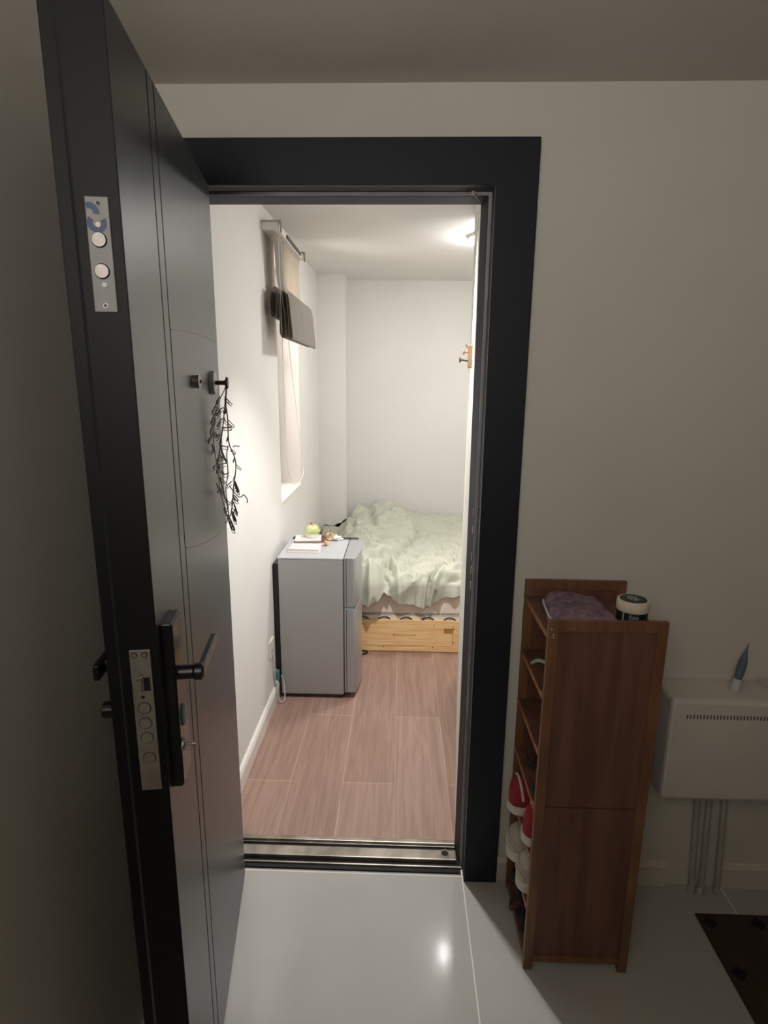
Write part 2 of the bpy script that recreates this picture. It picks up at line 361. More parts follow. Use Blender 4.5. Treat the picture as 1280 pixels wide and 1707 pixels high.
# upper bolt plate
bm = B(); box(bm, DL - .001, DL + .0022, -.0430, -.0139, 1.6093, 1.7495); up = obj('upper_bolt_plate', bm, M_upplate, door, local=True, bev=.001)
for z in (1.698, 1.660):
    edisc(up, 'bolt_ring', -.029, z, .0098, .0024, M_groove); edisc(up, 'locking_bolt', -.029, z, .0088, .0045, M_chrome)
edisc(up, 'pin', -.0275, 1.6433, .0034, .0028, M_pale, 12); edisc(up, 'pin', -.0285, 1.716, .0034, .0032, M_pink, 12)
def screw(parent, y, z, r=.0036, m=M_chrome):
    s = edisc(parent, 'screw', y, z, r, .0028, m, 14); bm = B()
    for a in (.5, .5 + math.pi / 2):
        c, q = math.cos(a), math.sin(a); t = .0006; L = r * .62
        prism(bm, [(y + c * L - q * t, z + q * L + c * t), (y - c * L - q * t, z - q * L + c * t), (y - c * L + q * t, z - q * L - c * t), (y + c * L + q * t, z + q * L - c * t)], DL + .0034, DL + .0040, 'X')
    obj('cross_slot', bm, M_groove, s, local=True)
screw(up, -.0285, 1.6175); screw(up, -.0265, 1.7415, .003, M_upplate)
def crescent(parent, y, z, r0, r1, a0, a1):
    bm = B(); n = 16; pts = []
    for k in range(n + 1):
        a = a0 + (a1 - a0) * k / n; pts.append((y + r1 * math.cos(a), z + r1 * math.sin(a)))
    for k in range(n, -1, -1):
        a = a0 + (a1 - a0) * k / n; pts.append((y + r0 * math.cos(a), z + r0 * math.sin(a)))
    vs0 = [bm.verts.new((DL + .0024, p[0], p[1])) for p in pts]; vs1 = [bm.verts.new((DL + .0028, p[0], p[1])) for p in pts]
    N = len(pts)
    for k in range(n):
        for V in (vs0, vs1): bm.faces.new((V[k], V[k + 1], V[N - 2 - k], V[N - 1 - k]))
    for k in range(N): bm.faces.new((vs0[k], vs0[(k + 1) % N], vs1[(k + 1) % N], vs1[k]))
    bmesh.ops.recalc_face_normals(bm, faces=bm.faces); obj('blue_sticker', bm, M_blue, parent, local=True)
# local y grows towards the inner face (image right)
crescent(up, -.0300, 1.7185, .0052, .0122, math.pi * .80, math.pi * 2.15)
crescent(up, -.0385, 1.7300, .0050, .0125, math.pi * -.05, math.pi * .62)
# lower mortise plate
bm = B(); box(bm, DL - .001, DL + .0022, -.0417, -.0109, .8826, 1.1246); lo = obj('mortise_plate', bm, M_plate, door, local=True, bev=.0008)
for y in (-.0345, -.0195): 
    edisc(lo, 'screw', y, 1.1165, .0048, .0024, M_bronze, 16); edisc(lo, 'screw_head', y, 1.1165, .0034, .0030, M_plate, 12)
bm = B(); box(bm, DL + .0018, DL + .0026, -.0245, -.0145, 1.057, 1.079); obj('latch_hole', bm, M_groove, lo, local=True)
bm = B(); box(bm, DL + .002, DL + .0055, -.0375, -.0265, 1.056, 1.075); 
tube(bm, [(DL + .003, -.036, 1.076), (DL + .006, -.030, 1.080), (DL + .004, -.024, 1.082)], .0018); tube(bm, [(DL + .003, -.030, 1.078), (DL + .006, -.027, 1.087)], .0015, smooth=False)
obj('latch', bm, M_plate, lo, local=True, bev=.001)
edisc(lo, 'pin', -.027, 1.0465, .0028, .0026, M_bronze, 12)
for z, y in ((1.0280, -.0262), (1.0020, -.0265), (.9765, -.0262), (.9410, -.0255)):
    edisc(lo, 'bolt_ring', y, z, .0100, .0024, M_bronze); edisc(lo, 'locking_bolt', y, z, .0088, .0032, M_plate)
# inner lock panel and lever
bm = B(); box(bm, .664, .725, -.001, .0165, .868, 1.155); lp = obj('lock_panel', bm, M_black, door, local=True, bev=.002)
bm = B(); box(bm, .667, .722, .0160, .0180, .871, 1.152); obj('panel_face', bm, M_lockpanel, lp, local=True, bev=.0015)
bm = B(); lathe(bm, [(.012, .017), (.0115, .042), (.014, .043), (.014, .056)], (.702, 0, 1.062), 'Y', 20)
box(bm, .578, .708, .047, .0565, 1.052, 1.072); lev = obj('lever_handle', bm, M_black, door, local=True, bev=.002, smooth='auto')
bm = B(); box(bm, .580, .706, .0566, .0580, 1.055, 1.0715); obj('lever_edge', bm, M_chrome, lev, local=True)
bm = B(); prism(bm, [(.672, 1.135), (.672, 1.115), (.676, 1.115), (.676, 1.135)], .0178, .0184, 'Y'); obj('indicator', bm, M_gasket, lp, local=True)
bm = B(); lathe(bm, [(.012, .017), (.012, .020), (.010, .021)], (.700, 0, .985), 'Y', 20); bmesh.ops.scale(bm, vec=(1, 1, 1.6), verts=bm.verts, space=Matrix.Translation((0, 0, -.985))); obj('keyhole_cover', bm, M_teal, lp, local=True, smooth='auto')
bm = B(); lathe(bm, [(.011, .017), (.011, .021), (.009, .022)], (.712, 0, .938), 'Y', 20); tube(bm, [(.712, .020, .938), (.712, .034, .938)], .0028, smooth=False)
lathe(bm, [(.0045, .033), (.0045, .039)], (.712, 0, .938), 'Y', 14); obj('thumb_turn', bm, M_chrome, lp, local=True, smooth='auto')
# outer handle and knob behind the lead edge
bm = B(); box(bm, .60, .735, -.102, -.092, 1.070, 1.096); tube(bm, [(.70, -.074, 1.083), (.70, -.096, 1.083)], .011, smooth=False); obj('outer_lever', bm, M_black, door, local=True, bev=.003)
bm = B(); lathe(bm, [(.013, -.099), (.013, -.074)], (.715, 0, 1.010), 'Y', 18); obj('outer_knob', bm, M_black, door, local=True, bev=.002)
# peephole and coat peg
bm = B(); lathe(bm, [(.0135, 0), (.0125, .004), (.0135, .009), (.0135, .0125), (.011, .0135)], (.356, 0, 1.521), 'Y', 26); pe = obj('peephole', bm, M_chrome, door, local=True, smooth='auto')
bm = B(); lathe(bm, [(.0038, .013), (.0034, .0165)], (.356, 0, 1.521), 'Y', 14); obj('lens', bm, M_bronze, pe, local=True)
ph = bpy.data.objects.new('coat_peg', None); COL.objects.link(ph); ph.parent = door
bm = B(); lathe(bm, [(.0275, .0), (.0275, .0085), (.0262, .010)], (.150, 0, 1.519), 'Y', 36); obj('disc', bm, M_pale, ph, local=True, smooth='auto')
bm = B(); lathe(bm, [(.0052, .009), (.0052, .030), (.0090, .0345), (.0135, .035), (.0135, .039)], (.150, 0, 1.519), 'Y', 24); obj('peg', bm, M_bronze, ph, local=True, smooth='auto')

# folded wire clip hanger on the peg
hg = thing('clip_hanger', 'folded steel wire clip hanger dangling from the peg on the open door', 'hanger', P0, math.atan2(dd.y, dd.x))
WL = [[(0.191, 0.035, 1.51), (0.246, 0.035, 1.475), (0.299, 0.035, 1.441), (0.338, 0.035, 1.393), (0.314, 0.035, 1.326), (0.271, 0.035, 1.25), (0.195, 0.035, 1.192), (0.158, 0.035, 1.177)],
 [(0.181, 0.035, 1.51), (0.157, 0.035, 1.472), (0.189, 0.035, 1.434), (0.256, 0.035, 1.371), (0.306, 0.035, 1.324), (0.275, 0.035, 1.289), (0.218, 0.035, 1.242), (0.175, 0.035, 1.188)],
 [(0.231, 0.045, 1.51), (0.207, 0.045, 1.473), (0.192, 0.045, 1.434), (0.191, 0.045, 1.378), (0.119, 0.045, 1.341), (0.107, 0.045, 1.312), (0.157, 0.045, 1.268), (0.181, 0.045, 1.231), (0.224, 0.045, 1.199)],
 [(0.142, 0.035, 1.37), (0.171, 0.035, 1.347), (0.166, 0.035, 1.303), (0.209, 0.035, 1.266), (0.186, 0.035, 1.217)]]
CL = [[(0.245, 0.035, 1.48), (0.341, 0.035, 1.453)], [(0.277, 0.035, 1.458), (0.363, 0.035, 1.431)], [(0.3, 0.035, 1.437), (0.384, 0.035, 1.409)], [(0.324, 0.035, 1.412), (0.411, 0.035, 1.39)], [(0.282, 0.035, 1.444), (0.226, 0.035, 1.458), (0.16, 0.035, 1.462)], [(0.282, 0.035, 1.419), (0.226, 0.035, 1.434), (0.169, 0.035, 1.436)], [(0.307, 0.035, 1.393), (0.256, 0.035, 1.397), (0.238, 0.035, 1.399), (0.321, 0.035, 1.4)], [(0.214, 0.035, 1.415), (0.117, 0.035, 1.413), (0.084, 0.035, 1.416), (0.096, 0.035, 1.412), (0.195, 0.035, 1.415)], [(0.068, 0.035, 1.364), (0.045, 0.035, 1.366), (-0.028, 0.035, 1.362)], [(0.156, 0.035, 1.271), (0.086, 0.035, 1.251), (0.019, 0.035, 1.235), (-0.033, 0.035, 1.233), (-0.062, 0.035, 1.235), (-0.114, 0.035, 1.22), (-0.111, 0.035, 1.21)], [(0.065, 0.035, 1.277), (0.013, 0.035, 1.249), (0.038, 0.035, 1.252), (0.078, 0.035, 1.275)], [(0.089, 0.035, 1.244), (0.034, 0.035, 1.227), (0.07, 0.035, 1.229), (0.111, 0.035, 1.245)], [(0.106, 0.035, 1.227), (0.058, 0.035, 1.196), (0.102, 0.035, 1.208)], [(0.126, 0.035, 1.204), (0.078, 0.035, 1.176), (0.111, 0.035, 1.182), (0.138, 0.035, 1.202)], [(0.174, 0.035, 1.191), (0.109, 0.035, 1.156), (0.152, 0.035, 1.163), (0.195, 0.035, 1.192)], [(0.293, 0.035, 1.337), (0.369, 0.035, 1.325), (0.344, 0.035, 1.33), (0.28, 0.035, 1.326)], [(0.335, 0.035, 1.287), (0.282, 0.035, 1.269), (0.233, 0.035, 1.253)], [(0.254, 0.035, 1.221), (0.193, 0.035, 1.196)], [(0.219, 0.035, 1.346), (0.307, 0.035, 1.344), (0.281, 0.035, 1.323)], [(0.144, 0.035, 1.366), (0.247, 0.035, 1.37), (0.185, 0.035, 1.335)], [(0.197, 0.035, 1.329), (0.296, 0.035, 1.329)], [(0.372, 0.035, 1.381), (0.333, 0.035, 1.365)], [(0.155, 0.035, 1.304), (0.215, 0.035, 1.303), (0.249, 0.035, 1.313)], [(0.121, 0.035, 1.28), (0.186, 0.035, 1.274)]]
def hp(p, j=0.0):
    s = .155 + .32 * (p[0] - .155); return (s, p[1] - .004 - (p[0] - s) * .17 + j, p[2])
for i, wl in enumerate(WL):
    pts = [hp(p) for p in wl]
    if i < 3: pts[0] = (.150, .0335, 1.5265); pts.insert(1, (.150 + (.004, -.004, .002)[i], (.033, .034, .036)[i], 1.508))
    bm = B(); tube(bm, pts, .0014, 6); obj('wire_arm', bm, (M_wirel, M_wire, M_wire, M_wirel)[i], hg, local=True)
for i, cl in enumerate(CL):
    pts = [hp(p) for p in cl]; hook = i in (8, 9)
    bm = B(); tube(bm, pts, .0014 if hook else .0016, 6)
    if not hook:
        tube(bm, [(p[0] + .008, p[1] + .0016, p[2] - .006) for p in pts], .0009, 6)
        tube(bm, [pts[-1], (pts[-1][0] + .008, pts[-1][1] + .0016, pts[-1][2] - .006)], .0009, 6)
    obj('hook' if hook else 'clip', bm, M_wire, hg, local=True)

for i, wl in enumerate(WL[:3]):
    P = smoothpts([hp(p) for p in wl], 3)
    for k in range(2, len(P) - 1, 2):
        a = P[k]; sgn = (-1, 1, 1)[i] * (1 if k % 4 else -.6)
        bm = B(); L = .012 + .006 * random.random()
        tube(bm, [a, (a.x - .01, a.y + sgn * L * .8, a.z - L), (a.x - .012, a.y + sgn * L * .65, a.z - L * 1.25), (a.x, a.y - .001, a.z - L * .45)], .0010, 5, smooth=False)
        obj('clip', bm, M_wire if k % 3 else M_wirel, hg, local=True)

# ================================================================ BEDROOM
# ceiling lamp
def ceiling_lamp(x, y, r, label):
    lamp = thing('ceiling_lamp', label, 'lamp', (x, y, CR))
    bm = B(); lathe(bm, [(r * 1.05, CR - .001), (r * 1.05, CR - .015)], (x, y, 0), seg=40); obj('base', bm, M_white, lamp)
    bm = B(); lathe(bm, [(r, CR - .014), (r, CR - .022), (r * .9, CR - .032), (r * .55, CR - .042), (r * .15, CR - .045)], (x, y, 0), seg=40); obj('diffuser', bm, M_lamp, lamp, smooth=True)
ceiling_lamp(0.445, 3.13, .115, 'round lit ceiling lamp glowing above the bed')
dl = thing('downlight', 'recessed round downlight in the ceiling just inside the bedroom doorway', 'lamp', (0.0, 1.95, CR))
bm = B(); lathe(bm, [(.052, CR - .0005), (.050, CR - .006), (.040, CR - .007), (.038, CR - .002)], (0.0, 1.95, 0), seg=32); obj('ring', bm, M_white, dl, smooth='auto')
bm = B(); lathe(bm, [(.037, CR - .0015), (.037, CR - .0035)], (0.0, 1.95, 0), seg=32); obj('lens', bm, M_lens, dl)
sd_ = bpy.data.lights.new('downlight_beam', 'SPOT'); sd_.energy = SPOT_POWER; sd_.spot_size = R(88); sd_.spot_blend = 0.65; sd_.shadow_soft_size = .03; sd_.color = (1.0, .985, .96)
so_ = bpy.data.objects.new('downlight_beam', sd_); COL.objects.link(so_); so_.location = (0.0, 1.95, CR - .045); so_.rotation_euler = Vector((.02, .12, -1)).to_track_quat('-Z', 'Y').to_euler()

# roman blind
bl = thing('roman_blind', 'beige folded roman blind hanging over the bedroom window', 'blind', (-0.60, 2.9, 2.18))
by0, by1 = 2.59, 3.22
bm = B(); box(bm, -.60, -.528, by0, by1, 2.148, 2.178); obj('head_rail', bm, M_white, bl, bev=.003)
bm = B(); box(bm, -.527, -.522, by0 + .17, by1 - .10, 2.152, 2.166); obj('track_slot', bm, M_fdark, bl)
for y in (by0 + .015, by1 - .02):
    bm = B(); box(bm, -.60, -.518, y - .012, y + .012, 2.176, 2.186); box(bm, -.522, -.516, y - .010, y + .010, 2.140, 2.186); obj('bracket', bm, M_steel, bl, bev=.001)
def sheet(path, y0, y1, thick, wav=0.0, ny=28, taper=None):
    bm = B(); P = smoothpts([(p[0], 0, p[1]) for p in path], 5); g = []
    for i, p in enumerate(P):
        row = []
        for k in range(ny + 1):
            t = k / ny; y = y0 + (y1 - y0) * t
            if taper and t < .5: y += taper * min(1, i / max(1, len(P) - 1)) * (1 - t * 2)
            row.append(bm.verts.new((p.x + wav * math.sin(t * 17 + i * .15) + wav * .6 * math.sin(t * 41), y, p.z)))
        g.append(row)
    for a, b in zip(g, g[1:]):
        for k in range(ny): bm.faces.new((a[k], a[k + 1], b[k + 1], b[k]))
    ex = bmesh.ops.solidify(bm, geom=bm.faces[:], thickness=thick)
    bmesh.ops.recalc_face_normals(bm, faces=bm.faces); return bm
obj('fabric', sheet([(-.553, 2.150), (-.556, 2.06), (-.555, 1.97), (-.550, 1.915)], by0 + .01, by1 + .02, .0015, .0022, taper=.07), M_fabric, bl, smooth=True)
obj('fold', sheet([(-.550, 1.925), (-.572, 1.90), (-.578, 1.85), (-.572, 1.805), (-.560, 1.798), (-.548, 1.81), (-.544, 1.86), (-.544, 1.915)], by0 - .005, by1 + .02, .0025, .0006), M_fabric, bl, smooth=True)
obj('fold', sheet([(-.544, 1.915), (-.538, 1.87), (-.534, 1.80), (-.536, 1.74), (-.528, 1.716), (-.514, 1.712), (-.508, 1.73), (-.512, 1.80), (-.520, 1.86), (-.520, 1.912)], by0, by1 + .03, .0025, .0006), M_fabric, bl, smooth=True)
obj('fold', sheet([(-.520, 1.912), (-.505, 1.88), (-.500, 1.80), (-.498, 1.73), (-.492, 1.708), (-.482, 1.708), (-.480, 1.73), (-.486, 1.80), (-.492, 1.87), (-.500, 1.912)], by0 + .005, by1 + .06, .0025, .0006), M_fabric, bl, smooth=True)
bm = B(); tube(bm, [(-.53, 2.64, 2.13), (-.530, 2.783, 1.653), (-.53, 2.867, 1.487), (-.53, 2.972, 1.273), (-.53, 3.064, 1.137), (-.53, 3.091, 1.052), (-.53, 2.972, 1.012), (-.53, 2.803, 1.032), (-.53, 2.70, 1.079), (-.53, 2.64, 1.2), (-.53, 2.62, 1.50), (-.53, 2.61, 1.75), (-.53, 2.60, 2.13)], .0017, 6)
obj('bead_cord', bm, M_paper, bl)

# refrigerator: doors face the right
fr = thing('refrigerator', 'small silver two-door refrigerator standing against the bedroom wall', 'refrigerator', (-0.41, 2.74, 0))
fy0, fy1, fh = 2.556, 2.925, .724
bm = B(); box(bm, -.570, -.264, fy0, fy1, .022, fh - .008); obj('body', bm, M_fridge, fr, bev=.004)
bm = B(); box(bm, -.572, -.262, fy0 - .002, fy1 + .002, fh - .009, fh); obj('top_panel', bm, M_fridgetop, fr, bev=.003)
bm = B(); box(bm, -.597, -.571, fy0 + .01, fy1 - .01, .12, fh - .035); obj('condenser_back', bm, M_black, fr, bev=.003)
bm = B(); box(bm, -.560, -.500, fy1 - .04, fy1 - .006, fh, fh + .004); obj('vent_strip', bm, M_fdark, fr)
def fdoor(z0, z1, nm):
    bm = B(); pts = [(-.258, fy0 + .001), (-.214, fy0 + .001)]
    for k in range(9): t = k / 8; pts.append((-.204 + .016 * math.sin(math.pi * t), fy0 + .012 + (fy1 - fy0 - .024) * t))
    pts += [(-.214, fy1 - .001), (-.258, fy1 - .001)]
    prism(bm, pts, z0, z1); d = obj(nm, bm, M_fdoor, fr, bev=.002, smooth='auto')
    for x in (-.250, -.236): 
        bm = B(); box(bm, x, x + .003, fy0 - .0004, fy0 + .003, z0 + .004, z1 - .004); obj('side_groove', bm, M_fdark if x < -.24 else M_fridge, d)
    return d
fd = fdoor(.480, fh, 'freezer_door'); fd2 = fdoor(.034, .474, 'fridge_door')
bm = B(); box(bm, -.2575, -.209, fy0 + .002, fy1 - .01, .4735, .4805); obj('door_gap', bm, M_teal, fr)
bm = B(); box(bm, -.2640, -.2578, fy0 + .004, fy1 - .004, .03, fh - .002); obj('seal', bm, M_fdark, fr)
bm = B(); box(bm, -.300, -.215, fy1 - .035, fy1 - .017, fh, fh + .007); lathe(bm, [(.006, fh), (.006, fh + .011)], (-.262, fy1 - .035, 0), seg=14); obj('hinge_cover', bm, M_fdark, fr, bev=.002)
for x in (-.555, -.275):
    for y in (fy0 + .02, fy1 - .02):
        bm = B(); lathe(bm, [(.014, 0), (.014, .008), (.008, .009), (.008, .024)], (x, y, 0), seg=16); obj('foot', bm, M_fdark, fr)
bm = B(); box(bm, -.56, -.265, fy0 + .012, fy1 - .03, .009, .022); obj('base_plate', bm, M_fdark, fr)

# things on the refrigerator
ft = fh + .0005
def book(name, label, x0, x1, y0, y1, z0, h, cover, rot, group):
    t = thing(name, label, 'book', ((x0 + x1) / 2, (y0 + y1) / 2, z0), rot, group)
    a, b = (x1 - x0) / 2, (y1 - y0) / 2
    bm = B(); box(bm, -a, a, -b, b, 0, .0015); box(bm, -a, a, -b, b, h - .0015, h); box(bm, -a, -a + .002, -b, b, 0, h); obj('cover', bm, cover, t, local=True, bev=.0005)
    bm = B(); box(bm, -a + .002, a - .003, -b + .003, b - .003, .0015, h - .0015); obj('pages', bm, M_paper, t, local=True); return t
book('book', 'pale pink book lying nearest the camera on the small refrigerator', -.537, -.386, 2.632, 2.735, ft, .017, M_pink, R(-2), 'books on the refrigerator')
book('book', 'brown-red book lying under the green-lidded cup', -.530, -.374, 2.752, 2.884, ft, .020, M_bookred, R(3), 'books on the refrigerator')
bk = thing('notepad', 'thin white notepad lying on top of the brown-red book', 'notepad', (-.462, 2.81, ft + .0205), R(7))
bm = B(); box(bm, -.068, .062, -.052, .052, 0, .006); obj('pages', bm, M_paper, bk, local=True, bev=.001)
bm = B(); box(bm, -.068, .062, -.052, .052, .0061, .0075); obj('cover', bm, M_white, bk, local=True)
cup = thing('lidded_cup', 'small round cup with a green cupcake lid and red knob', 'cup', (-.448, 2.825, ft + .0285))
c = (-.448, 2.825, ft + .0285)
bm = B(); lathe(bm, [(.030, 0), (.034, .003), (.037, .022), (.037, .026)], c, seg=32); obj('cup_bowl', bm, M_glassy, cup, smooth='auto')
bm = B(); lathe(bm, [(.040, .026), (.043, .029), (.042, .034), (.039, .036), (.038, .042), (.034, .053), (.025, .061), (.012, .065), (.003, .066)], c, seg=32)
for k in range(5):   # swirled icing ridges
    z = .037 + k * .0055; r = .0395 - k * .0052
    tube(bm, [(c[0] + (r + .0006) * math.cos(a), c[1] + (r + .0006) * math.sin(a), c[2] + z + .002 * math.sin(a)) for a in [i * math.pi / 10 for i in range(21)]], .0022, 6, smooth=False)
obj('lid', bm, M_green, cup, smooth=True)
bm = B(); bmesh.ops.create_uvsphere(bm, u_segments=14, v_segments=8, radius=.0055, matrix=Matrix.Translation((c[0] - .004, c[1], c[2] + .069))); obj('knob', bm, M_cherry, cup, smooth=True)
bm = B(); bmesh.ops.create_uvsphere(bm, u_segments=12, v_segments=8, radius=.004, matrix=Matrix.Translation((c[0] + .006, c[1] - .012, c[2] + .0635))); obj('berry', bm, M_cherry, cup, smooth=True)
# small coiled trinket, crumpled wrapper, trinket lump
bm = B()
for q in range(3):
    tube(bm, [(-.362 + (.018 - q * .002) * math.cos(a), 2.862 + .006 * math.sin(a + q) + q * .004, ft + .022 + (.017 - q * .002) * math.sin(a)) for a in [i * math.pi / 9 for i in range(19)]], .0042, 8, smooth=False)
tag(obj('bracelet', bm, M_tan, smooth=True), 'tan coiled bracelet on the refrigerator beside the lidded cup', 'bracelet')
def lump(name, c, r, m, amp, seedv, label, cat, sc=(1, 1, 1)):
    bm = B(); bmesh.ops.create_icosphere(bm, subdivisions=4, radius=1)
    for v in bm.verts:
        n = noise.noise(v.co * 1.8 + Vector((seedv, 0, 0))) + .5 * noise.noise(v.co * 4.1 + Vector((seedv, 3, 0)))
        p = v.co * (1 + amp * n); v.co = Vector((c[0] + p.x * r * sc[0], c[1] + p.y * r * sc[1], max(c[2] + p.z * r * sc[2], c[2] - r * sc[2] * .85)))
    return tag(obj(name, bm, m, smooth=True), label, cat)
lump('dried_fruit', (-.372, 2.768, ft + .010), .013, M_tan, .6, 4, 'small beige lump lying beside the brown-red book', 'snack', (1, .8, .85))
lump('crumpled_wrapper', (-.325, 2.875, ft + .011), .022, M_paper, .9, 9, 'crumpled white wrapper on the refrigerator beside the tan bracelet', 'wrapper', (1, .9, .55))
# outlet, plug and cable by the wall
o = thing('wall_outlet', 'white outlet plate on the wall beside the refrigerator', 'outlet', (-.598, 2.48, .30))
bm = B(); box(bm, -.600, -.592, 2.44, 2.52, .262, .342); obj('plate', bm, M_white, o, bev=.002)
bm = B(); box(bm, -.592, -.5912, 2.462, 2.498, .285, .289); obj('socket', bm, M_fdark, o)
pc = thing('power_cord', 'white power cord with teal plug looping to the floor beside the refrigerator', 'cord', (-.575, 2.52, 0))
bm = B(); box(bm, -.588, -.572, 2.505, 2.533, .118, .165); obj('plug', bm, M_teal, pc, bev=.004)
bm = B(); tube(bm, [(-.578, 2.52, .118), (-.580, 2.50, .07), (-.572, 2.495, .025), (-.560, 2.50, .006), (-.548, 2.515, .02), (-.553, 2.535, .07), (-.560, 2.54, .11), (-.566, 2.535, .13)], .0032, 8)
tube(bm, [(-.582, 2.515, .165), (-.590, 2.49, .21), (-.590, 2.48, .28)], .0032, 8); obj('cable', bm, M_pale, pc, smooth=True)

# bed: long side faces the door
bed = thing('bed', 'low pine bed frame with a drawer front under the pale green duvet', 'bed', (.48, 3.7, 0))
bx0, bx1, bfy, bby = -.575, 1.45, 3.08, 4.40
bm = B(); box(bm, bx0, bx1, bfy, bfy + .022, .003, .196); obj('side_panel', bm, M_pine, bed, bev=.002)
obj('end_panel', boxbm(bx0, bx0 + .02, bfy + .024, 4.185, 0, .196), M_pine, bed)
obj('end_panel', boxbm(bx1 - .02, bx1, bfy + .024, bby, 0, .196), M_pine, bed)
bm = B(); box(bm, -.026, .094, bfy - .0006, bfy + .001, .1035, .1075); 
for x in (-.026, .094): lathe(bm, [(.0052, bfy - .001), (.0052, bfy + .001)], (x, 0, .1055), 'Y', 14)
obj('pull_slot', bm, M_pine2, bed)
bm = B(); box(bm, -.21, .315, bfy - .0004, bfy + .001, .036, .039); box(bm, .312, .315, bfy - .0004, bfy + .001, .036, .17); obj('drawer_line', bm, M_pine2, bed)
bm = B(); box(bm, .262, .313, bfy - .0004, bfy + .001, .118, .150); obj('wood_patch', bm, M_pine2, bed)
for x, z in ((.206, .166), (.318, .146), (.318, .062), (.200, .030), (-.085, .030)):
    bm = B(); lathe(bm, [(.0034, bfy - .0008), (.0034, bfy + .001)], (x, 0, z), 'Y', 12); obj('screw_hole', bm, M_darkcable, bed)
bm = B(); box(bm, bx0 + .02, bx1 - .02, bfy + .03, 4.185, .185, .197); obj('slat_board', bm, M_white, bed)
obj('bed_ledge', boxbm(bx0 + .02, bx1 - .02, bfy + .017, bfy + .0225, .196, .2150), M_mattress, bed)
for k in range(-3, 9):
    x = .0443 + .1252 * k
    if x < bx0 + .05 or x > 1.35: continue
    bm = B(); tube(bm, [(x - .034, bfy + .010, .1965), (x - .018, bfy + .010, .2075), (x, bfy + .010, .2115), (x + .018, bfy + .010, .2075), (x + .034, bfy + .010, .1965)], .0034, 8); obj('slat_clip', bm, M_black, bed, smooth=True)
mt = thing('mattress', 'beige quilted mattress between the pine bed frame and the duvet', 'mattress', (.43, 3.7, .198))
bm = B(); box(bm, bx0 + .005, bx1 - .01, bfy + .024, 4.185, .2165, .40); obj('mattress_body', bm, M_mattress, mt, bev=.02)
bm = B(); tube(bm, [(bx0 + .02, bfy + .023, .2195), (bx1 - .03, bfy + .023, .2195)], .004, 8, smooth=False); obj('piping', bm, M_pale, mt)
bm = B()
for k in range(-6, 18):
    x = k * .12
    for s in (1, -1):
        a = (x, bfy + .0228, .222); b = (x + s * .11, bfy + .0228, .36)
        if bx0 + .03 < min(a[0], b[0]) and max(a[0], b[0]) < bx1 - .04: tube(bm, [a, b], .0013, 5, smooth=False)
obj('quilt_stitch', bm, M_mattress, mt)

# duvet: cloth surface from the hanging front hem up over the bed
def gauss(d, w): return math.exp(-(d / w) ** 2)
def segd(px, py, pts):
    best = 9; side = 0; tt = 0
    for i in range(len(pts) - 1):
        ax, ay = pts[i]; bx, by = pts[i + 1]; dx, dy = bx - ax, by - ay
        t = max(0, min(1, ((px - ax) * dx + (py - ay) * dy) / (dx * dx + dy * dy))); ex, ey = px - ax - t * dx, py - ay - t * dy
        d = math.hypot(ex, ey)
        if d < best: best = d; side = dx * ey - dy * ex
    return best, side
fold_edge = [(-.03, 4.38), (.06, 4.14), (.105, 3.93), (.11, 3.78), (.06, 3.60), (-.06, 3.30), (-.10, 3.12), (-.03, 3.02)]
creases = [  # polyline, depth (negative = valley), width
 ([(-.26, 4.40), (-.215, 4.12), (-.18, 3.86)], -.034, .022), ([(-.33, 4.2), (-.38, 4.0), (-.36, 3.8)], .03, .035),
 ([(-.42, 4.12), (-.30, 4.02)], -.03, .015), ([(-.34, 3.95), (-.31, 3.85)], -.03, .012),
 ([(-.24, 3.32), (-.13, 3.36), (-.05, 3.32), (-.01, 3.16), (.0, 3.05)], .022, .018), ([(-.24, 3.27), (-.13, 3.31), (-.07, 3.26), (-.04, 3.12)], -.026, .018),
 ([(-.14, 3.7), (-.02, 3.55), (.02, 3.5)], -.014, .02), ([(-.1, 3.95), (0, 3.9)], -.012, .02),
 ([(.11, 4.0), (.22, 3.90), (.44, 3.94), (.7, 3.9)], -.015, .016), ([(.2, 4.1), (.34, 4.06), (.6, 4.1)], .010, .02), ([(.16, 3.80), (.3, 3.76), (.5, 3.80)], .010, .02),
 ([(.09, 3.42), (.24, 3.50), (.45, 3.55)], .014, .022), ([(.10, 3.37), (.25, 3.44), (.45, 3.49)], -.014, .014),
 ([(.05, 3.2), (.14, 3.32), (.38, 3.40)], .018, .025), ([(.02, 3.15), (.10, 3.24), (.2, 3.36)], -.016, .015),
 ([(.13, 3.02), (.155, 3.07), (.20, 3.16), (.26, 3.26)], .022, .013), ([(.155, 3.00), (.175, 3.05), (.24, 3.12), (.36, 3.19), (.5, 3.24)], .024, .012),
 ([(.145, 3.02), (.165, 3.06), (.22, 3.14)], -.03, .012), ([(.22, 3.02), (.3, 3.08), (.45, 3.13)], -.020, .02),
 ([(-.09, 3.02), (-.085, 3.07), (-.10, 3.14)], -.03, .02), ([(-.17, 3.03), (-.16, 3.10), (-.2, 3.2)], .02, .018), ([(-.13, 3.4), (-.2, 3.5)], .012, .03),
 ([(-.05, 3.66), (.05, 3.72)], -.012, .02), ([(.03, 3.06), (.05, 3.14), (.04, 3.22)], .016, .02), ([(.08, 3.04), (.09, 3.12)], -.016, .015)]
bm = B(); NU, NV = 300, 230; X0, X1 = -.575, 1.42
hemx = [(-.6, .30), (-.23, .302), (-.169, .312), (-.11, .345), (-.084, .378), (-.05, .345), (-.009, .312), (.121, .284), (.155, .283), (.172, .292), (.255, .335), (.349, .352), (.6, .32), (1.5, .33)]
